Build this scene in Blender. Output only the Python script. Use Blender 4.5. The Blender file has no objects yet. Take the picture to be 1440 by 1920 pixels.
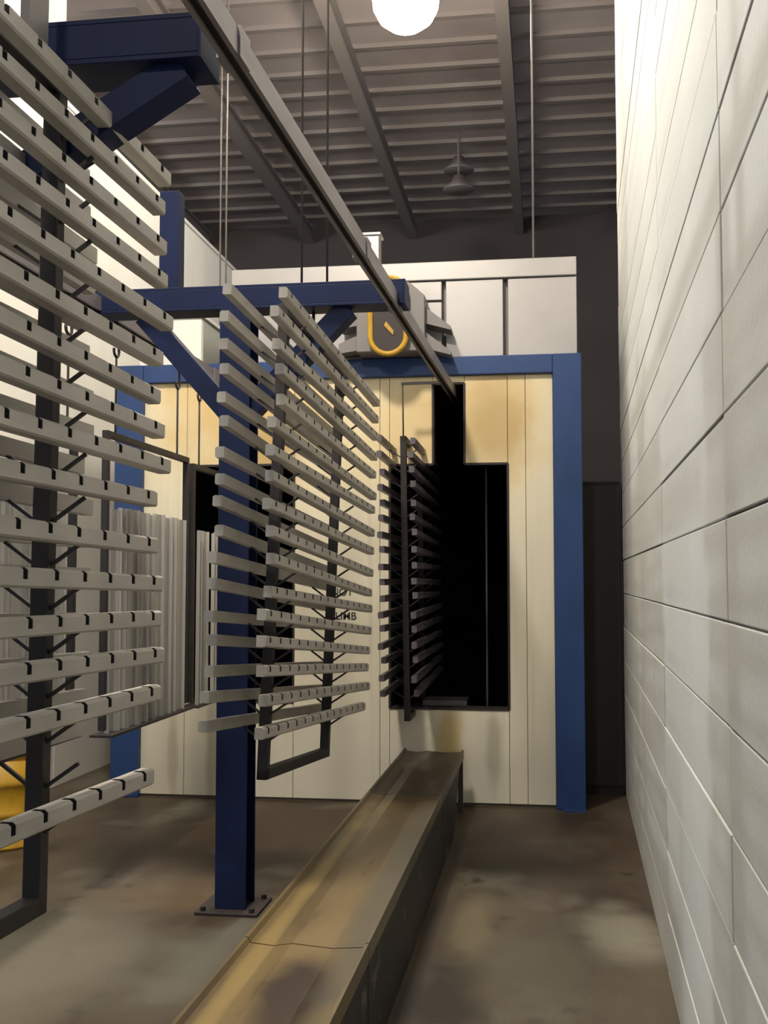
import bpy, bmesh, math, random
from mathutils import Vector, Matrix, Euler
random.seed(7)
sc = bpy.context.scene
COL = sc.collection
R = math.radians

# ---------------------------------------------------------------- camera
cam = bpy.data.cameras.new('camera')
cam.sensor_fit = 'VERTICAL'; cam.sensor_height = 36.0; cam.lens = 39.375
cam.clip_start = 0.05; cam.clip_end = 200
co = bpy.data.objects.new('camera', cam); COL.objects.link(co)
co.location = (0, 0, 1.6)
co.rotation_euler = (R(90 + 3.488), 0, R(8.249))
sc.camera = co
# ---------------------------------------------------------------- world, light, exposure
sc.view_settings.view_transform = 'Standard'
sc.view_settings.look = 'None'
sc.view_settings.gamma = 1.0
sc.view_settings.use_curve_mapping = False
sc.view_settings.exposure = 0.3
w = bpy.data.worlds.new('world'); sc.world = w; w.use_nodes = True
w.node_tree.nodes['Background'].inputs[0].default_value = (0.62, 0.74, 0.88, 1)
w.node_tree.nodes['Background'].inputs[1].default_value = 0.5
LAMP_E = 145.0
LAMP_COL = (1.0, 0.91, 0.78)
LAMPS = [(-1.16, 9.3, 6.62), (-1.7, 4.3, 6.5), (-6.6, 10.5, 6.5), (-1.6, -2.4, 6.5)]
# floodlight of the open hall on the left
fl = bpy.data.lights.new('hall_floodlight', 'POINT'); fl.energy = 800; fl.color = (0.93, 0.97, 1.0); fl.shadow_soft_size = 0.22
flo = bpy.data.objects.new('hall_floodlight', fl); COL.objects.link(flo); flo.location = (-8.0, 3.0, 5.35)

# ---------------------------------------------------------------- materials
def mat(name, col, rough=0.6, metal=0.0, noise=None, bump=0.0, spec=0.5, rnd=0.0):
    """noise: list of (scale xyz, colour, lo, hi, detail) blotches mixed over the base in object space"""
    m = bpy.data.materials.new(name); m.use_nodes = True
    nt = m.node_tree; N = nt.nodes; L = nt.links
    b = N['Principled BSDF']
    b.inputs['Roughness'].default_value = rough
    b.inputs['Metallic'].default_value = metal
    b.inputs['Specular IOR Level'].default_value = spec
    tc = N.new('ShaderNodeTexCoord')
    rgb = N.new('ShaderNodeRGB'); rgb.outputs[0].default_value = (*col, 1)
    cur = rgb.outputs[0]
    for (s, c2, lo, hi, det) in (noise or []):
        mp = N.new('ShaderNodeMapping'); mp.inputs['Scale'].default_value = s
        L.new(tc.outputs['Object'], mp.inputs[0])
        nz = N.new('ShaderNodeTexNoise'); nz.inputs['Scale'].default_value = 1.0
        nz.inputs['Detail'].default_value = det
        L.new(mp.outputs[0], nz.inputs['Vector'])
        mr = N.new('ShaderNodeMapRange'); mr.inputs[1].default_value = lo; mr.inputs[2].default_value = hi
        L.new(nz.outputs[0], mr.inputs[0])
        mx = N.new('ShaderNodeMix'); mx.data_type = 'RGBA'
        L.new(mr.outputs[0], mx.inputs[0]); L.new(cur, mx.inputs[6]); mx.inputs[7].default_value = (*c2, 1)
        cur = mx.outputs[2]
    if rnd:
        oi = N.new('ShaderNodeObjectInfo')
        mr = N.new('ShaderNodeMapRange'); mr.inputs[3].default_value = 1 - rnd; mr.inputs[4].default_value = 1 + rnd * 0.3
        L.new(oi.outputs['Random'], mr.inputs[0])
        hs = N.new('ShaderNodeHueSaturation'); L.new(mr.outputs[0], hs.inputs['Value']); L.new(cur, hs.inputs['Color'])
        cur = hs.outputs[0]
    L.new(cur, b.inputs['Base Color'])
    if bump:
        nz = N.new('ShaderNodeTexNoise'); nz.inputs['Scale'].default_value = 45; nz.inputs['Detail'].default_value = 4
        L.new(tc.outputs['Object'], nz.inputs['Vector'])
        bp = N.new('ShaderNodeBump'); bp.inputs['Strength'].default_value = bump; bp.inputs['Distance'].default_value = 0.01
        L.new(nz.outputs[0], bp.inputs['Height']); L.new(bp.outputs[0], b.inputs['Normal'])
    m['cur'] = 0
    return m

def add_spots(m, spots):
    """stains and painted-in light with a place of their own: (centre xyz, radius xyz, colour, strength), in object space, edges broken by noise"""
    nt = m.node_tree; N = nt.nodes; L = nt.links
    b = N['Principled BSDF']
    cur = b.inputs['Base Color'].links[0].from_socket
    tc = N.new('ShaderNodeTexCoord')
    nz = N.new('ShaderNodeTexNoise'); nz.inputs['Scale'].default_value = 3.0; nz.inputs['Detail'].default_value = 6
    L.new(tc.outputs['Object'], nz.inputs['Vector'])
    for (c, r, col, k) in spots:
        sub = N.new('ShaderNodeVectorMath'); sub.operation = 'SUBTRACT'; sub.inputs[1].default_value = c
        L.new(tc.outputs['Object'], sub.inputs[0])
        dv = N.new('ShaderNodeVectorMath'); dv.operation = 'DIVIDE'; dv.inputs[1].default_value = r
        L.new(sub.outputs[0], dv.inputs[0])
        ln = N.new('ShaderNodeVectorMath'); ln.operation = 'LENGTH'; L.new(dv.outputs[0], ln.inputs[0])
        ad = N.new('ShaderNodeMath'); ad.operation = 'MULTIPLY_ADD'; ad.inputs[1].default_value = 1.1; ad.inputs[2].default_value = -0.55
        L.new(nz.outputs[0], ad.inputs[0])
        sm = N.new('ShaderNodeMath'); sm.operation = 'ADD'; L.new(ln.outputs['Value'], sm.inputs[0]); L.new(ad.outputs[0], sm.inputs[1])
        mr = N.new('ShaderNodeMapRange'); mr.interpolation_type = 'SMOOTHSTEP'
        mr.inputs[1].default_value = 0.35; mr.inputs[2].default_value = 1.15
        mr.inputs[3].default_value = k; mr.inputs[4].default_value = 0.0
        L.new(sm.outputs[0], mr.inputs[0])
        mx = N.new('ShaderNodeMix'); mx.data_type = 'RGBA'
        L.new(mr.outputs[0], mx.inputs[0]); L.new(cur, mx.inputs[6]); mx.inputs[7].default_value = (*col, 1)
        cur = mx.outputs[2]
    L.new(cur, b.inputs['Base Color'])

M = {}
M['floor'] = mat('stained_concrete', (0.085, 0.066, 0.042), 0.5, 0, [
    ((0.9, 0.5, 1), (0.038, 0.023, 0.012), 0.44, 0.58, 5), ((1.7, 1.1, 1), (0.16, 0.148, 0.115), 0.56, 0.72, 6),
    ((6, 5, 1), (0.02, 0.015, 0.01), 0.60, 0.75, 8)], 0.12, 0.4)
add_spots(M['floor'], [((-2.3, 4.6, 0), (1.0, 0.8, 1), (0.135, 0.125, 0.09), 0.6), ((-1.35, 4.75, 0), (0.30, 0.9, 1), (0.13, 0.125, 0.095), 0.55),
    ((-1.75, 5.6, 0), (0.5, 0.35, 1), (0.10, 0.065, 0.032), 0.7), ((-1.6, 7.2, 0), (1.0, 0.8, 1), (0.045, 0.026, 0.012), 0.8),
    ((0.30, 5.30, 0), (0.22, 0.50, 1), (0.24, 0.225, 0.165), 0.7), ((-0.36, 5.3, 0), (0.12, 0.6, 1), (0.17, 0.14, 0.08), 0.6),
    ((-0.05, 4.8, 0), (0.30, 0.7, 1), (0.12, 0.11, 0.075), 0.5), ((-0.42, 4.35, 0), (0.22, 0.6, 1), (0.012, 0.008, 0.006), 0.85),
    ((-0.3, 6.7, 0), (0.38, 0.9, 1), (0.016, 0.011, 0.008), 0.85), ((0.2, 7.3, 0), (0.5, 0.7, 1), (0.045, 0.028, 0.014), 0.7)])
M['ceil'] = mat('dark_roof_deck', (0.36, 0.31, 0.29), 0.8, 0, [((0.5, 0.5, 0.5), (0.22, 0.18, 0.175), 0.4, 0.7, 3)])
M['ceil_rib'] = mat('dark_roof_steel', (0.21, 0.18, 0.165), 0.7)
M['backwall'] = mat('dark_far_cladding', (0.06, 0.048, 0.045), 0.8)
M['block'] = mat('painted_block', (0.475, 0.48, 0.455), 0.72, 0, [((1.5, 0.5, 9), (0.385, 0.39, 0.375), 0.52, 0.8, 4), ((4, 2, 4), (0.52, 0.525, 0.505), 0.5, 0.8, 4)], 0.12, 0.3, 0.05)
M['joint'] = mat('painted_mortar', (0.345, 0.345, 0.325), 0.85)
M['whitewall'] = mat('white_sheet_wall', (0.74, 0.72, 0.66), 0.6, 0, [((2, 2, 0.6), (0.66, 0.65, 0.6), 0.45, 0.75, 3)])
M['oven'] = mat('cream_oven_panel', (0.72, 0.665, 0.51), 0.5, 0, [((3.0, 1, 0.5), (0.62, 0.58, 0.45), 0.45, 0.7, 4), ((14, 1, 0.35), (0.6, 0.56, 0.44), 0.55, 0.8, 3)], 0.0, 0.4)
YB = (0.60, 0.41, 0.15)
add_spots(M['oven'], [((-1.5, 8.06, 3.1), (2.6, 1, 1.1), (0.76, 0.61, 0.34), 0.6), ((-1.5, 8.06, 0.0), (3, 1, 0.75), (0.55, 0.52, 0.44), 0.6),  # broad yellow top and grimy grey foot partly paint in the light
    ((-0.40, 8.06, 2.78), (0.50, 1, 0.50), YB, 0.6), ((-0.34, 8.06, 2.72), (0.30, 1, 0.36), (0.36, 0.24, 0.08), 0.5),
    ((-0.95, 8.06, 2.75), (0.34, 1, 0.42), YB, 0.5), ((-2.25, 8.06, 2.8), (0.75, 1, 0.6), YB, 0.75), ((-2.0, 8.06, 2.55), (0.28, 1, 0.3), (0.36, 0.24, 0.08), 0.5),
    ((-0.70, 8.06, 0.50), (0.12, 1, 0.28), (0.50, 0.36, 0.10), 0.75), ((-0.38, 8.06, 0.40), (0.07, 1, 0.4), (0.28, 0.26, 0.2), 0.6),
    ((-2.45, 8.06, 0.3), (0.06, 1, 0.45), (0.3, 0.26, 0.18), 0.6), ((-2.75, 8.06, 0.3), (0.05, 1, 0.5), (0.32, 0.29, 0.2), 0.5)])
M['oven_upper'] = mat('pale_sheet_metal', (0.40, 0.38, 0.365), 0.33, 0.25, [((2, 2, 2), (0.35, 0.335, 0.325), 0.45, 0.7, 3)], 0.0, 0.6)
M['oven_dark'] = mat('black_oven_lining', (0.012, 0.010, 0.012), 0.85)  # near-black lining of the tunnels behind the openings
M['seam'] = mat('dark_panel_seam', (0.10, 0.085, 0.06), 0.8)
M['blue'] = mat('blue_paint', (0.006, 0.0125, 0.050), 0.55, 0, [((5, 5, 3), (0.0045, 0.009, 0.034), 0.45, 0.7, 4)], 0.0, 0.2)
M['blue_oven'] = mat('bright_blue_paint', (0.018, 0.050, 0.160), 0.45, 0, [((4, 4, 2), (0.013, 0.038, 0.12), 0.45, 0.7, 4)], 0.0, 0.4)
M['tube'] = mat('dark_rack_steel', (0.014, 0.010, 0.009), 0.55, 0.0, [((9, 9, 9), (0.026, 0.018, 0.014), 0.5, 0.75, 4)])
M['bar'] = mat('powder_coated_bar', (0.44, 0.41, 0.36), 0.5, 0.15, [((9, 4, 9), (0.33, 0.30, 0.26), 0.45, 0.75, 4)], 0.0, 0.5, 0.12)
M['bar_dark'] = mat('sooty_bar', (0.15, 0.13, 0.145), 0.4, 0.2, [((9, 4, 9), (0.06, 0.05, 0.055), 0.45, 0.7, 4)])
M['slot'] = mat('slot_shade', (0.02, 0.017, 0.015), 0.8)  # near-black colour stands in for the shade inside the bar notches
M['rail'] = mat('worn_track_steel', (0.25, 0.225, 0.23), 0.42, 0.5, [((7, 1.2, 7), (0.16, 0.14, 0.145), 0.45, 0.7, 4)])
M['rail_dark'] = mat('oily_track_steel', (0.05, 0.04, 0.04), 0.5, 0.3)
M['tray'] = mat('worn_tray_metal', (0.20, 0.14, 0.06), 0.38, 0.25, [((5, 0.7, 5), (0.13, 0.097, 0.055), 0.45, 0.65, 5), ((14, 3, 14), (0.10, 0.07, 0.035), 0.62, 0.75, 6)], 0.08, 0.5)
add_spots(M['tray'], [((-0.73, 3.25, 0.41), (0.13, 0.42, 1), (0.03, 0.016, 0.007), 1.0), ((-0.62, 4.6, 0.41), (0.1, 2.0, 1), (0.11, 0.10, 0.077), 0.8),
    ((-0.72, 6.25, 0.41), (0.3, 0.35, 1), (0.06, 0.04, 0.02), 0.8), ((-0.93, 3.6, 0.41), (0.035, 3, 1), (0.33, 0.235, 0.085), 0.7)])  # narrow golden stripe along the left edge is a painted sheen
M['tray_dark'] = mat('sooty_tray_metal', (0.060, 0.046, 0.030), 0.45, 0.3, [((9, 3, 9), (0.12, 0.10, 0.08), 0.5, 0.7, 5)], 0.1)
M['crust'] = mat('crusted_side_panel', (0.016, 0.012, 0.010), 0.6, 0.0, [((9, 7, 9), (0.12, 0.105, 0.09), 0.60, 0.72, 6)], 0.5)
M['profile'] = mat('pale_aluminium', (0.50, 0.485, 0.45), 0.42, 0.35, [((8, 8, 0.4), (0.42, 0.40, 0.37), 0.45, 0.7, 3)], 0.0, 0.5, 0.16)
M['yellow'] = mat('yellow_paint', (0.46, 0.26, 0.014), 0.5, 0, [((8, 8, 8), (0.3, 0.165, 0.014), 0.5, 0.75, 4)])
M['hood'] = mat('grey_duct_metal', (0.17, 0.155, 0.15), 0.5, 0.3)
M['duct'] = mat('grey_green_duct', (0.40, 0.41, 0.37), 0.5, 0.0)
M['wire'] = mat('dark_wire', (0.045, 0.036, 0.03), 0.6, 0.3)
M['rod'] = mat('steel_rod', (0.2, 0.175, 0.165), 0.45, 0.4)
M['cabinet'] = mat('dark_brown_steel', (0.022, 0.014, 0.012), 0.6)
M['ink'] = mat('black_lettering', (0.03, 0.03, 0.03), 0.7)
M['lamp_body'] = mat('lamp_housing', (0.35, 0.35, 0.34), 0.5, 0.4)
def emit(name, col, s):
    m = bpy.data.materials.new(name); m.use_nodes = True
    nt = m.node_tree; nt.nodes.clear()
    e = nt.nodes.new('ShaderNodeEmission'); e.inputs[0].default_value = (*col, 1); e.inputs[1].default_value = s
    o = nt.nodes.new('ShaderNodeOutputMaterial'); nt.links.new(e.outputs[0], o.inputs[0]); return m
M['glow'] = emit('lamp_glow', LAMP_COL, LAMP_E)
M['glow_near'] = emit('strong_lamp_glow', LAMP_COL, LAMP_E * 2.1)

# ---------------------------------------------------------------- helpers
class MB:
    def __init__(s): s.v = []; s.f = []; s.m = []
    def add(s, vs, fs, mi=0):
        n = len(s.v); s.v += [tuple(p) for p in vs]
        for f in fs: s.f.append(tuple(i + n for i in f)); s.m.append(mi)
    def box(s, x0, x1, y0, y1, z0, z1, mi=0):
        s.add([(x0,y0,z0),(x1,y0,z0),(x1,y1,z0),(x0,y1,z0),(x0,y0,z1),(x1,y0,z1),(x1,y1,z1),(x0,y1,z1)],
              [(0,3,2,1),(4,5,6,7),(0,1,5,4),(1,2,6,5),(2,3,7,6),(3,0,4,7)], mi)
        return s
    def beam(s, a, b, w, h, up=(0,0,1), mi=0):
        a = Vector(a); b = Vector(b); d = (b - a).normalized(); u = Vector(up)
        r = d.cross(u)
        if r.length < 1e-4: r = d.cross(Vector((1,0,0)))
        r.normalize(); u = r.cross(d).normalized()
        c = [(-w/2,-h/2),(w/2,-h/2),(w/2,h/2),(-w/2,h/2)]
        s.add([a + r*x + u*y for x, y in c] + [b + r*x + u*y for x, y in c],
              [(0,1,2,3),(7,6,5,4),(0,4,5,1),(1,5,6,2),(2,6,7,3),(3,7,4,0)], mi)
        return s
    def tube(s, pts, r, n=8, closed=False, mi=0):
        pts = [Vector(p) for p in pts]; k = len(pts); vs = []; fs = []
        ref = Vector((0.13, 0.21, 0.97))
        for i, p in enumerate(pts):
            if closed: d = pts[(i+1) % k] - pts[i-1]
            else: d = pts[min(i+1, k-1)] - pts[max(i-1, 0)]
            d.normalize(); a = d.cross(ref)
            if a.length < 0.05: a = d.cross(Vector((1, 0, 0)))
            a.normalize(); b = d.cross(a)
            for j in range(n):
                t = 2*math.pi*j/n; vs.append(p + a*(r*math.cos(t)) + b*(r*math.sin(t)))
        for i in range(k if closed else k-1):
            i2 = (i+1) % k
            for j in range(n):
                j2 = (j+1) % n; fs.append((i*n+j, i*n+j2, i2*n+j2, i2*n+j))
        if not closed: fs.append(tuple(range(n-1, -1, -1))); fs.append(tuple((k-1)*n+j for j in range(n)))
        s.add(vs, fs, mi); return s
    def prism(s, poly, axis, lo, hi, mi=0):
        """poly in the two other axes, in xyz order"""
        n = len(poly)
        def P(p, t):
            q = list(p); q.insert(axis, t); return q
        s.add([P(p, lo) for p in poly] + [P(p, hi) for p in poly],
              [tuple(range(n-1, -1, -1)), tuple(range(n, 2*n))] + [(i, (i+1) % n, n+(i+1) % n, n+i) for i in range(n)], mi)
        return s
    def mesh(s, name, mats):
        me = bpy.data.meshes.new(name); me.from_pydata(s.v, [], s.f)
        for m in mats: me.materials.append(m)
        if max(s.m, default=0): me.polygons.foreach_set('material_index', s.m)
        bm = bmesh.new(); bm.from_mesh(me); bmesh.ops.recalc_face_normals(bm, faces=bm.faces); bm.to_mesh(me); bm.free()
        me.update(); return me
    def build(s, name, mats, parent=None, bevel=0, smooth=False):
        if not isinstance(mats, (list, tuple)): mats = [mats]
        return link(name, s.mesh(name, mats), parent, bevel, smooth)
def link(name, me, parent=None, bevel=0, smooth=False):
    o = bpy.data.objects.new(name, me); COL.objects.link(o)
    if parent is not None: o.parent = parent
    if bevel:
        b = o.modifiers.new('bevel', 'BEVEL'); b.width = bevel; b.segments = 2; b.limit_method = 'ANGLE'
    if smooth:
        for p in me.polygons: p.use_smooth = True
    return o
def tag(o, label=None, cat=None, group=None, kind=None):
    if label: o['label'] = label
    if cat: o['category'] = cat
    if group: o['group'] = group
    if kind: o['kind'] = kind
    return o
def empty(name, loc, rot=(0,0,0), label=None, cat=None, group=None):
    o = bpy.data.objects.new(name, None); COL.objects.link(o); o.empty_display_size = 0.1
    o.location = loc; o.rotation_euler = rot
    return tag(o, label, cat, group)
B = lambda *a: MB().box(*a)

# ================================================================ SETTING
tag(B(-14, 7, -7, 19, -0.2, 0).build('floor', M['floor']), 'dark brown stained concrete floor', kind='structure')
CZ = 7.5
ceil = tag(B(-14, 7, -7, 19, CZ, CZ + 0.1).build('ceiling', M['ceil']), 'dark metal roof deck with steel ribs', kind='structure')
ribme = B(-14, 7, -0.035, 0.035, -0.05, 0).mesh('rib', [M['ceil_rib']])
y = 10.2
while y < 17.9:
    o = link('rib', ribme, ceil); o.location = (0, y, CZ); y += 0.56
for x in (-5.6, -3.85, -2.12, -0.39, 1.34):
    j = MB().box(x-0.07, x+0.07, 2, 18, CZ-0.30, CZ-0.27).box(x-0.015, x+0.015, 2, 18, CZ-0.27, CZ-0.07).box(x-0.07, x+0.07, 2, 18, CZ-0.10, CZ-0.07)
    j.build('joist', M['ceil_rib'], ceil)
tag(B(-14, 7, 18.0, 18.3, 0, CZ).build('wall_back', M['backwall']), 'dark far wall of the plant', kind='structure')

# right wall of painted blocks
wr = bpy.data.objects.new('wall_right', B(0.012, 0.32, 1.2, 8.9, 0, 6.6).mesh('wall_right', [M['joint']])); COL.objects.link(wr)
wr.location = (0.36, 0, 0); wr.rotation_euler = (0, 0, -math.atan(0.0245))
tag(wr, 'tall white painted board wall running along the right', kind='structure')
bl = {}
def board(y0, y1, z0):
    ln = round(y1 - y0, 3)
    if ln not in bl:
        g = 0.0022
        bl[ln] = B(0, 0.05, 0.006, ln - 0.006, g, 0.25 - g).mesh('wall_board', [M['block']])
    o = link('wall_board', bl[ln], wr, 0.0035); o.location = (random.uniform(-0.0025, 0.0025), y0, z0)
for k in range(26):
    for (a, b_) in ((1.2, 2.78), (2.78, 4.78), (4.78, 8.9)): board(a, b_, k*0.25)

# left white wall
tag(MB().box(-4.1, -3.8, 5.1, 8.33, 0, 6.9).build('wall_left', M['whitewall']), 'tall white sheet wall at the far left', kind='structure')  # near end lengthened out of view to keep the floodlight off the oven
wl2 = tag(MB().box(-4.1, -3.8, 8.345, 13.6, 0, 5.42).build('wall_left', M['whitewall']), 'lower white sheet wall running back beside the oven', kind='structure')
tag(MB().box(-4.14, -3.785, 8.345, 13.6, 5.42, 5.46).build('trim_1', M['whitewall']), kind='structure')

# ================================================================ OVEN
YO = 8.07
ov = empty('curing_oven', (-1.45, 10.2, 0), label='large cream powder curing oven with blue portal frame and two dark openings', cat='oven')
ovc = lambda mb, name, m, bevel=0: (lambda o: (setattr(o, 'location', (1.45, -10.2, 0)), o)[1])(mb.build(name, m, ov, bevel))
X0, X1 = -3.0, 0.055
OP = [(-2.665, -1.84, 0.71, 2.455, -2.36, -2.13, 3.03), (-1.128, -0.27, 0.682, 2.44, -0.81, -0.58, 3.03)]
def panel(x0, x1, z0, z1): ovc(B(x0 + .0015, x1 - .0015, YO, YO + .10, z0 + .0015, z1 - .0015), 'front_panel', M['oven'], 0.003)
T = 3.085
panel(X0, -2.665, 0.02, T)
a, b_, z0, z1, s0, s1, s2 = OP[0]
panel(a, b_, 0.02, z0); panel(a, s0, z1, T); panel(s1, b_, z1, T); panel(s0, s1, s2, T)
panel(-1.84, -1.2, 0.02, T); panel(-1.2, -1.128, 0.02, T)
a, b_, z0, z1, s0, s1, s2 = OP[1]
panel(a, b_, 0.02, z0); panel(a, s0, z1, T); panel(s1, b_, z1, T); panel(s0, s1, s2, T)
panel(-0.27, -0.142, 0.02, T); panel(-0.142, X1, 0.02, T)
ovc(B(X0, X1, YO + .012, YO + .03, 0, 0.02), 'sill', M['seam'])
for (a, b_, z0, z1, s0, s1, s2) in OP:
    t = MB(); e = 0.008; d0, d1 = YO - .006, YO + .14
    pts = [(a, z0), (b_, z0), (b_, z1), (s1, z1), (s1, s2), (s0, s2), (s0, z1), (a, z1)]
    for (p, q) in zip(pts, pts[1:] + pts[:1]):
        x0_, x1_ = sorted((p[0], q[0])); y0_, y1_ = sorted((p[1], q[1]))
        t.box(x0_ - e*(x0_ == x1_), x1_ + e*(x0_ == x1_), d0, d1, y0_ - e*(y0_ == y1_), y1_ + e*(y0_ == y1_))
    tag(ovc(t, 'opening_trim', M['cabinet']), 'dark edge trim around the oven opening')
# dark lining (a tunnel behind each opening)
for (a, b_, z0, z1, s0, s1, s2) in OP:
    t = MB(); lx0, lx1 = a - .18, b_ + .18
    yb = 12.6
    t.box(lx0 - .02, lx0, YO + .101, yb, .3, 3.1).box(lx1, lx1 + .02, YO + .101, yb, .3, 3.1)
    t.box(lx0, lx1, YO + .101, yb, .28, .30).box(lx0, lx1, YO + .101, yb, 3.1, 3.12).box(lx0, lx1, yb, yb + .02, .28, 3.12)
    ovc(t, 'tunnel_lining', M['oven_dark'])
ovc(MB().box(-3.2, -3.17, YO + .1, 13.0, 0, 3.22).box(.225, .255, YO + .1, 13.0, 0, 3.22).box(-3.17, .225, 12.97, 13.0, 0, 3.22)
    .box(-3.17, .225, YO + .1, 12.97, 3.16, 3.2), 'oven_shell', M['oven_upper'])
ovc(B(-3.215, X0, YO - .05, YO + .1, 0, 3.22), 'frame_post', M['blue_oven'], .006)
ovc(B(X1, .258, YO - .05, YO + .1, 0, 3.22), 'frame_post', M['blue_oven'], .006)
ovc(B(X0, X1, YO - .045, YO + .1, T, 3.22), 'frame_header', M['blue_oven'], .006)
ovc(B(.10, .258, YO - .12, YO - .05, 0, .012), 'floor_plate', M['blue_oven'])
ovc(B(-.515, -.50, 9.6, 9.62, .31, 3.05), 'inner_post', M['rod'])
ovc(B(-.93, -.60, 8.45, 8.75, .64, .70), 'inner_ledge', M['hood'])
# upper housing
UY = YO + .02
ovc(B(-2.30, .2, UY + .06, 12.6, 3.2, 3.9), 'upper_body', M['hood'])
ovc(B(-2.33, .232, UY - .02, UY + .06, 3.80, 3.935), 'top_band', M['oven_upper'], .006)
ovc(B(-2.33, .232, UY + .06, 12.6, 3.9, 3.935), 'upper_roof', M['oven_upper'])
def up(x0, x1, z0, z1): ovc(B(x0, x1, UY, UY + .06, z0, z1), 'upper_panel', M['oven_upper'], .005)
up(-2.33, -1.76, 3.22, 3.795); up(-1.75, -1.21, 3.22, 3.795)
up(-1.2, -.745, 3.655, 3.795); up(-1.2, -.745, 3.22, 3.64)
up(-.715, -.297, 3.22, 3.795); up(-.262, .232, 3.22, 3.795)
# roof duct box left of the upper housing and little vent stack
ovc(MB().box(-3.08, -2.59, 8.16, 9.9, 3.22, 3.60), 'roof_duct', M['whitewall'], .006)
tag(ovc(B(-2.59, -2.58, 8.17, 9.89, 3.23, 3.595), 'duct_side', M['duct']), 'grey-green side sheet of the roof duct')
ovc(MB().box(-3.10, -2.57, 8.14, 9.92, 3.60, 3.63), 'roof_duct_lid', M['whitewall'], .004)
st = ovc(B(-1.335, -1.215, 8.12, 8.25, 3.935, 4.17), 'vent_stack', M['oven_upper'], .006)
ovc(B(-1.35, -1.20, 8.105, 8.265, 4.17, 4.19), 'vent_cap', M['oven_upper'], .003)
# lettering on the panel
def text(body, x, z, size):   # x is where the line ends
    c = bpy.data.curves.new('lettering', 'FONT'); c.body = body; c.size = size; c.align_x = 'RIGHT'; c.extrude = 0.0015; c.offset = 0.0008
    o = bpy.data.objects.new('tmp', c); COL.objects.link(o)
    dg = bpy.context.evaluated_depsgraph_get(); dg.update()
    me = bpy.data.meshes.new_from_object(o.evaluated_get(dg)); me.name = 'lettering'
    bpy.data.objects.remove(o)
    me.transform(Matrix.Translation((x, YO - .002, z)) @ Matrix.Rotation(R(90), 4, 'X'))
    me.materials.clear(); me.materials.append(M['ink'])
    L_ = link('lettering', me, ov); L_.location = (1.45, -10.2, 0)
    tag(L_, 'black words on the cream panel')
text('NOT', -1.398, 1.490, .074)
text('CLIMB', -1.372, 1.315, .076)

# blower with yellow guard on the oven's front
bw = empty('exhaust_blower', (-1.06, 8.07, 3.225), label='grey exhaust blower with rounded yellow belt guard, on the oven above its blue header', cat='blower')
def bwc(mb, name, m, bevel=0, smooth=False):
    o = mb.build(name, m, bw, bevel, smooth); o.location = (1.06, -8.07, -3.225); return o
bwc(MB().prism([(-1.33, 3.225), (-.84, 3.225), (-.84, 3.62), (-.95, 3.72), (-1.2, 3.72), (-1.33, 3.62)], 1, 7.80, 8.06), 'blower_housing', M['hood'], .006)
for zc in (3.30, 3.48):
    bwc(MB().prism([(-.84, zc - .05), (-.66, zc - .10), (-.66, zc - .075), (-.84, zc + .07)], 1, 7.86, 8.06), 'outlet_flap', M['hood'])
    bwc(MB().prism([(-1.33, zc - .05), (-1.33, zc + .06), (-1.47, zc + .0), (-1.47, zc - .07)], 1, 7.86, 8.06), 'outlet_flap', M['hood'])
ring = []
cx, rx, zt, zb = -1.095, .128, 3.62, 3.325
for i in range(13): t = math.pi*i/12; ring.append((cx + rx*math.cos(t), 7.755, zt + rx*math.sin(t)))
for i in range(13): t = math.pi + math.pi*i/12; ring.append((cx + rx*math.cos(t), 7.755, zb + rx*math.sin(t)))
bwc(MB().tube(ring, .02, 8, True), 'belt_guard', M['yellow'], 0, True)
poly = [(cx + (p[0]-cx)*.95, zb + (p[2]-zb)*.98) for p in ring]
bwc(MB().prism(poly, 1, 7.762, 7.80), 'guard_back', M['cabinet'])
bwc(MB().prism([(cx - .03, 3.40), (cx + .035, 3.33), (cx + .04, 3.36), (cx - .015, 3.43)], 1, 7.752, 7.762), 'pointer', M['yellow'])

# ================================================================ T-SHAPED COLUMNS (blue)
def t_column(dx, yc, label, bx=.56, bz=2.42, bw_=.10):
    t = empty('rail_support_column', (-1.525 + dx, yc, 0), label=label, cat='column', group='blue T shaped columns that carry the rails')
    h, d = .0775, .085
    t_ = .014
    c = MB().box(-h, h, -d, -d + t_, .015, 2.95).box(-h, h, d - t_, d, .015, 2.95).box(-.008, .008, -d + t_, d - t_, .015, 2.95)
    c.build('post', M['blue'], t, .002)
    B(-.16, .15, -.15, .15, 0, .015).build('base_plate', M['cabinet'], t, .003)
    for sx in (-.125, .115):
        for sy in (-.12, .12):
            o = MB().prism([(sx + .014*math.cos(R(60*i)), sy + .014*math.sin(R(60*i))) for i in range(6)], 2, .015, .035).build('anchor_bolt', M['tube'], t)
    bm_ = MB().box(-.75, .845, -d, d, 3.056, 3.07).box(-.75, .845, -d, d, 2.95, 2.964).box(-.75, .845, -d, -d + .012, 2.964, 3.056).box(-.75, .845, d - .012, d, 2.964, 3.056)
    bm_.build('cross_beam', M['blue'], t, .002)
    B(.845, .853, -d, d, 2.95, 3.07).build('end_plate', M['blue'], t)
    MB().beam((-.49, 0, 2.94), (-.03, 0, 2.42), .10, .12, (0, 1, 0)).build('brace', M['blue'], t, .003)
    MB().beam((bx, 0, 2.95), (0.03, 0, bz), bw_, .11, (0, 1, 0)).build('brace', M['blue'], t, .003)
    return t
tc = t_column(0, 5.43, 'blue steel T column standing on the floor between the two rails, in mid view')
B(-.41, -.31, -.05, .05, 3.07, 3.58).build('stub_post', M['blue'], tc, .003)
t_column(-.2, 2.80, 'nearer blue T column, its beam and brace crossing the upper left corner', .79, 2.50, .085)

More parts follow.
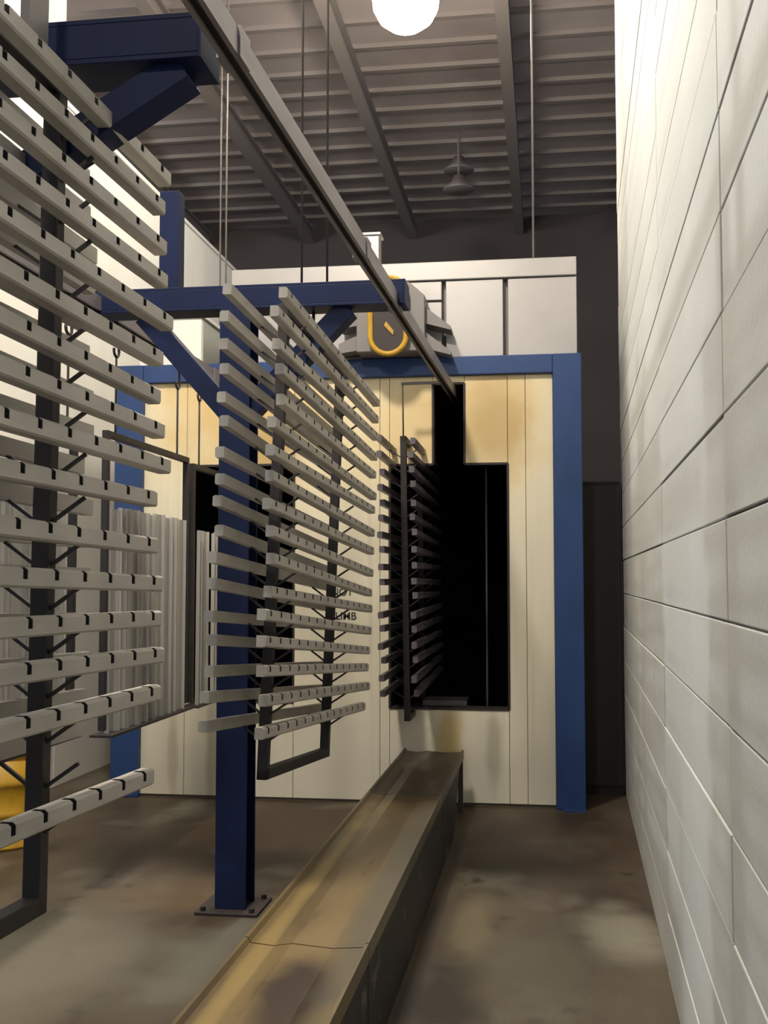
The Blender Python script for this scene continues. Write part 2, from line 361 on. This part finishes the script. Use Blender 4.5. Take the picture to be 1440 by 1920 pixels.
# ================================================================ RAILS
def rail(name, pts, label):
    a, b = [Vector(p) for p in pts]
    r = empty(name, a, label=label, cat='rail', group='overhead conveyor rails')
    L_ = (b - a).length
    r.rotation_euler = (0, 0, math.atan2(-(b.x - a.x), b.y - a.y))
    w_, h_ = .026, .036
    MB().prism([(-w_, -h_), (-.012, -h_), (-.012, -h_+.008), (-w_+.008, -h_+.008), (-w_+.008, h_-.008), (w_-.008, h_-.008), (w_-.008, -h_+.008), (.012, -h_+.008), (.012, -h_), (w_, -h_), (w_, h_), (-w_, h_)], 1, 0, L_).build('track', M['rail'], r)
    B(-.02, .02, 0, L_, -.018, -.008).build('chain_channel', M['rail_dark'], r)
    for yy in (2.3, 4.1, 5.0):
        if yy < L_: MB().prism([(-w_-.006, -h_-.004), (-w_-.006, h_+.006), (w_+.006, h_+.006), (w_+.006, -h_-.004), (w_, -h_-.004), (w_, h_), (-w_, h_), (-w_, -h_-.004)], 1, yy, yy + .09).build('joint_sleeve', M['rail'], r)
    return r
rail('overhead_rail', [(-.845, .4, 2.975), (-.664, 8.5, 2.975)], 'long grey overhead conveyor rail running into the notch of the right oven opening')
rail('overhead_rail', [(-2.25, 3.2, 3.0), (-2.25, 8.6, 3.0)], 'left overhead conveyor rail behind the blue column, hung with hooks and frames')

# ================================================================ RACKS WITH BARS
W, L, D = 1.15, 2.13, .115
LB = W + .94
def bar_mesh():
    mb = MB(); h, wd = .046, .038
    full = [(-wd/2, 0), (wd/2 - .005, 0), (wd/2, .005), (wd/2, h - .006), (wd/2 - .008, h), (-wd/2, h)]
    cut = [(-wd/2, 0), (wd/2 - .005, 0), (wd/2, .005), (wd/2, .019), (-wd/2 + .006, .019), (-wd/2 + .006, h), (-wd/2, h)]
    y0 = -LB/2; yy = y0; first = y0 + .07
    n = 14; sp = (LB - .14) / (n - 1)
    for i in range(n):
        c = first + i*sp
        mb.prism(full, 1, yy, c - .011)
        k = len(mb.f); mb.prism(cut, 1, c - .011, c + .011)
        for q in range(k, len(mb.f)):
            vs = [mb.v[i_] for i_ in mb.f[q]]
            cx_ = sum(v[0] for v in vs)/len(vs); cz_ = sum(v[2] for v in vs)/len(vs)
            if (abs(cz_ - .019) < 1e-4 or abs(cx_ - (-wd/2 + .006)) < 1e-4) and len(vs) == 4: mb.m[q] = 1
        for e in (c - .011, c + .011):      # dark end faces paint the shade of the hollow bar
            ee = e + (.0005 if e < c else -.0005)
            mb.add([(wd/2 - .001, ee, .019), (-wd/2 + .006, ee, .019), (-wd/2 + .006, ee, h - .001), (wd/2 - .009, ee, h - .001), (wd/2 - .001, ee, h - .007)], [(0, 1, 2, 3, 4)], 1)
        yy = c + .011
    mb.prism(full, 1, yy, LB/2)
    me = bpy.data.meshes.new('hanging_bar'); me.from_pydata(mb.v, [], mb.f)
    me.materials.append(M['bar']); me.materials.append(M['slot']); me.polygons.foreach_set('material_index', mb.m); me.update()
    return me
BARF = bar_mesh()
BARB = BARF.copy(); BARB.transform(Matrix.Rotation(math.pi, 4, 'Z'))
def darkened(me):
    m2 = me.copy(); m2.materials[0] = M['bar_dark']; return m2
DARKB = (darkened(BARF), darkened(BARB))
ARMP = MB().beam((.022, 0, -.055), (D - .008, 0, .004), .009, .010, (0, 1, 0)).mesh('support_arm', [M['tube']])
ARMN = MB().beam((-.022, 0, -.055), (-D + .008, 0, .004), .009, .010, (0, 1, 0)).mesh('support_arm', [M['tube']])
TB = .046
POST = B(-TB/2, TB/2, -TB/2, TB/2, 0, L).mesh('upright', [M['tube']])
RAILB = B(-TB/2, TB/2, -W/2 - TB/2, W/2 + TB/2, -TB, 0).mesh('frame_bar', [M['tube']])
def rack(loc, deg, label, scale=1.0, meshes=None, skip=(), z_first=-.085, step=.1125):
    yaw, tilt, sway = [R(a) for a in deg]
    m = Matrix.Rotation(yaw, 4, 'Z') @ Matrix.Rotation(tilt, 4, 'X') @ Matrix.Rotation(sway, 4, 'Y')
    base = Vector(loc) + (m @ Vector((0, 0, -L*scale)))
    r = empty('hanging_rack', base, m.to_euler(), label, 'rack', 'hanging racks of notched grey bars')
    r.scale = (scale,)*3
    for y in (-W/2, W/2): o = link('upright', POST, r, .003); o.location = (0, y, 0)
    for z in (TB, L + .0): o = link('frame_bar', RAILB, r, .003); o.location = (0, 0, z)
    for k in range(17):
        z = L + z_first - step*k
        for s in (1, -1):
            if (k, s) in skip: continue
            bf, bb = meshes or (BARF, BARB)
            o = link('hanging_bar', bf if s > 0 else bb, r)
            o.location = (s*(D + random.uniform(-.003, .003)), random.uniform(-.04, .05), z - .02 + random.uniform(-.006, .006))
            o.rotation_euler = (random.uniform(-.012, .012), 0, random.uniform(-.01, .01))
        for y in (-W/2, W/2):
            for s in (1, -1):
                if (k, s) in skip and random.random() < .5: continue
                o = link('support_arm', ARMP if s > 0 else ARMN, r); o.location = (0, y, z - .02)
    return r
r1 = rack((-1.273, 2.129, 2.912), (-1.5, -.8, .11), 'nearest notched bar rack, filling the left edge, in front of the blue column', skip={(15, 1), (16, -1)}, step=.1105)
r2 = rack((-1.153, 5.521, 2.821), (-2.25, -3.81, 1.32), 'middle notched bar rack, hanging tilted in front of the blue column')
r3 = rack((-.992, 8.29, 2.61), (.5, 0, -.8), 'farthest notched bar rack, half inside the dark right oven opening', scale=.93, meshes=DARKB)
def hook_wire(parent, name, pts, r=.006, m='wire'): return MB().tube(pts, r, 6).build(name, M[m], parent, 0, True)
# hangers (parts of the racks), in rack space
MB().box(-.012, .012, .40, .50, L, L + .62).box(-.03, .45, .40, .50, L + .60, L + .63).build('hanger_strap', M['hood'], r1)
hook_wire(r1, 'hanger_hook', [(0, W/2, L), (0, W/2 + .0, L + .035)], .008)
hook_wire(r2, 'hanger_hook', [(0, -.02, L), (0, -.05, L + .07), (.0, -.06, L + .125)], .009)
for s in (-1, 1):
    hook_wire(r3, 'hanger_wire', [(0, s*W/2*.995, L), (0, s*W/2*.99, L + .40)], .006)
    MB().beam((-.01, s*W/2*.99, L + .40), (.27, s*W/2*.99, L + .40), .02, .02).build('hanger_arm', M['tube'], r3)

# ================================================================ FRAMES WITH UPRIGHT PROFILES ON THE LEFT RAIL
def frame(y0, y1, zb, zt, label, hooks, gap=0.0):
    f = empty('profile_rack', (-2.25, (y0+y1)/2, zb), label=label, cat='frame', group='profile racks on the left rail')
    hw = (y1 - y0)/2; h = zt - zb; t = .034
    for s in (-1, 1): B(-t/2, t/2, s*hw - t/2, s*hw + t/2, t, h - t).build('upright', M['tube'], f, .002)
    B(-t/2, t/2, -hw - t/2, hw + t/2, h - t, h).build('frame_bar', M['tube'], f, .002)
    B(-.06, .06, -hw - t/2, hw + t/2, 0, .012).build('bottom_tray', M['tube'], f)
    for (yy) in hooks:
        yl = yy - (y0 + y1)/2; yl = max(-hw, min(hw, yl)); top = 2.952 - zb
        w_ = [(0, yl, h)] + [(0, yl, h + (top - h)*k) for k in (.05, .5, .72)]
        hook_wire(f, 'hanger_wire', w_, .006)
        hk = [(0, yl + .035*math.cos(R(a)), h + (top - h)*.76 + .03*math.sin(R(a))) for a in range(160, 381, 20)]
        hook_wire(f, 'hook', hk + [(0, yl + .02, top - .05), (0, yl, top + .02)], .008)
    return f
frame(3.75, 5.10, .86, 2.33, 'nearest profile rack on the left rail, behind the bar rack at the left edge', (3.95, 5.02))
frame(5.50, 6.80, .80, 2.375, 'profile rack on the left rail just before the left oven opening', (5.62, 6.62))
frame(6.93, 8.25, .79, 2.35, 'profile rack on the left rail going into the left oven opening', (7.06, 8.1))
def profile_mesh(w_, h):
    d = .012
    return MB().prism([(-d, -w_/2), (d, -w_/2), (d, -w_/2 + .008), (-d + .006, -w_/2 + .012), (-d + .006, w_/2 - .012), (d, w_/2 - .008), (d, w_/2), (-d, w_/2)], 2, 0, h).mesh('aluminium_profile', [M['profile']])
def profiles(y0, y1, zb, ztop, n, label, group, ws=(.12, .085, .15), fill=.96):
    y = y0
    me = {w_: profile_mesh(w_, ztop - zb) for w_ in ws}
    i = 0; made = []
    while y < y1:
        w_ = ws[i % len(ws)] if random.random() < .7 else random.choice(ws)
        if y + w_ > y1: break
        o = link('aluminium_profile', me[w_]); o.location = (-2.25 + random.uniform(.0, .03), y + w_/2, zb)
        o.rotation_euler = (random.uniform(-.006, .006), 0, 0)
        o.scale = (1, 1, random.uniform(.985, 1.0))
        made.append((o, w_))
        y += w_ / fill + random.uniform(0, .012); i += 1
    ords = 'first second third fourth fifth sixth seventh eighth ninth tenth eleventh twelfth thirteenth fourteenth fifteenth sixteenth'.split()
    for q, (o, w_) in enumerate(made):
        size = 'wide' if w_ == max(ws) else ('narrow' if w_ == min(ws) else 'medium')
        tag(o, '%s pale %s aluminium profile from the left in %s' % (ords[q], size, label), 'profile', group)
profiles(3.80, 5.06, .873, 2.0, 0, 'the nearest left rail rack', 'profiles in the nearest left frame')
profiles(5.55, 6.76, .813, 1.985, 0, 'the rack before the left opening', 'profiles in the frame before the left oven opening')
profiles(6.99, 7.95, .803, 1.93, 0, 'the rack entering the left opening', 'profiles in the frame entering the oven', ws=(.06, .045, .11), fill=.72)

# ================================================================ DRIP TRAY BENCH ON THE FLOOR
tr = empty('drip_tray', (-.80, 4.5, 0), label='long worn metal drip tray on the floor below the overhead rail, ending at the oven', cat='tray')
def trc(mb, name, m, bevel=0):
    o = mb.build(name, m, tr, bevel); o.location = (.80, -4.5, 0); return o
xl, xr = -1.0, -.583
def pan(y0, y1, m):
    z = .41
    poly = [(xl, z - .05), (xl, z + .012), (xl + .012, z + .012), (xl + .02, z - .005), (xl + .10, z - .012), (xl + .16, z - .002), (xr - .12, z - .012), (xr - .02, z - .004), (xr - .012, z + .01), (xr, z + .01), (xr, z - .05)]
    return trc(MB().prism(poly, 1, y0 + .004, y1 - .004), 'tray_section', m)
pan(1.3, 3.68, M['tray']); pan(3.68, 6.3, M['tray']); tag(pan(6.3, 7.9, M['tray_dark']), 'soot-darkened end section of the tray')
for (y0, y1) in ((1.3, 3.68), (3.68, 6.3)):
    trc(MB().box(xr - .012, xr - .002, y0 + .005, y1 - .005, 0, .36), 'side_panel', M['crust'])
    trc(MB().box(xl + .002, xl + .012, y0 + .005, y1 - .005, 0, .36), 'side_panel', M['crust'])
trc(MB().prism([(6.305, 0), (7.0, 0), (7.55, .36), (6.305, .36)], 0, xr - .012, xr - .002), 'side_gusset', M['crust'])
for x in (xl + .02, xr - .02):
    trc(B(x - .017, x + .017, 7.84, 7.874, 0, .36), 'leg', M['tray_dark'])
trc(B(xl + .03, xr - .03, 7.845, 7.87, .32, .36), 'leg_brace', M['tray_dark'])

# ================================================================ OTHER THINGS
cb = empty('steel_cabinet', (.411, 8.72, 0), label='dark brown steel cabinet in the gap between the oven and the right wall', cat='cabinet')
B(-.145, .145, -.10, .12, .05, 2.33).build('body', M['cabinet'], cb, .006)
B(-.148, .148, -.105, .125, 2.33, 2.35).build('top', M['cabinet'], cb, .003)
B(-.145, .145, -.09, .11, 0, .05).build('plinth', M['cabinet'], cb)
B(-.14, .14, -.115, -.101, .07, 2.31).build('door', M['cabinet'], cb, .004)
tb = empty('yellow_drum', (-3.33, 6.55, 0), label='yellow steel drum on the floor at the far left behind the racks', cat='drum')
def lathe(prof, n=28):
    mb = MB(); vs = [(r*math.cos(2*math.pi*j/n), r*math.sin(2*math.pi*j/n), z) for r, z in prof for j in range(n)]
    fs = [(i*n+j, i*n+(j+1) % n, (i+1)*n+(j+1) % n, (i+1)*n+j) for i in range(len(prof)-1) for j in range(n)]
    fs += [tuple(range(n-1, -1, -1)), tuple((len(prof)-1)*n+j for j in range(n))]
    mb.add(vs, fs); return mb
lathe([(.255, 0), (.262, .01), (.262, .02), (.25, .03), (.25, .19), (.262, .205), (.25, .22), (.25, .37), (.262, .385), (.25, .40), (.25, .55)]).build('body', M['yellow'], tb, 0, True)
lathe([(.25, .55), (.264, .555), (.264, .575), (.25, .58), (.245, .572)]).build('rim', M['yellow'], tb, 0, True)

def rod(x, y, z0, label, r=.008, dx=0.0, m='rod'):
    o = MB().tube([(x, y, z0), (x + dx, y, CZ - .05)], r, 8).build('hanger_rod', M[m], None, 0, True)
    tag(o, label, 'rod', 'ceiling hanger rods')
rod(-2.70, 9.0, 3.633, 'left of two pale steel rods dropping from the ceiling to the oven roof duct', .007)
rod(-2.65, 9.0, 3.633, 'right of two pale steel rods dropping from the ceiling to the oven roof duct', .007)
rod(-.077, 8.3, 3.935, 'pale steel rod dropping from the ceiling to the right part of the oven roof', .008)
rod(-1.205, 5.43, 3.07, 'thin dark rod from the ceiling to the middle blue beam, left of the pair', .006, 0, 'wire')
rod(-1.075, 5.43, 3.07, 'thin dark rod from the ceiling to the middle blue beam, right of the pair', .006, 0, 'wire')

def bay_lamp(p, label, glow='glow'):
    l = empty('high_bay_lamp', p, label=label, cat='lamp', group='high bay lamps')
    g = lathe([(.02, -.29), (.14, -.27), (.23, -.20), (.28, -.10), (.29, 0)], 32); g.build('glowing_bowl', M[glow], l, 0, True)
    lathe([(.295, 0), (.30, .02), (.12, .10), (.10, .30), (.05, .34)], 24).build('housing', M['lamp_body'], l, 0, True)
    MB().tube([(0, 0, .33), (0, 0, CZ - p[2])], .012, 8).build('stem', M['lamp_body'], l)
for i, p in enumerate(LAMPS):
    bay_lamp(p, ['glaring high bay lamp hanging at the top of the view', 'high bay lamp above the near rack, out of the frame', 'high bay lamp beyond the left wall', 'high bay lamp behind the viewer'][i], 'glow_near' if i == 1 else 'glow')
# two unlit fixtures far back under the roof
for (x, y, z, lb) in ((-1.14, 15, 7.18, 'upper of two small unlit lamps far back under the dark roof'), (-1.1, 14.4, 6.7, 'lower of two small unlit lamps far back under the dark roof')):
    l = empty('unlit_lamp', (x, y, z), label=lb, cat='lamp', group='unlit lamps under the roof')
    lathe([(.20, 0), (.21, .02), (.09, .12), (.07, .2)], 20).build('shade', M['rod'], l, 0, True)
    MB().tube([(0, 0, .19), (0, 0, CZ - z)], .012, 6).build('stem', M['rod'], l)
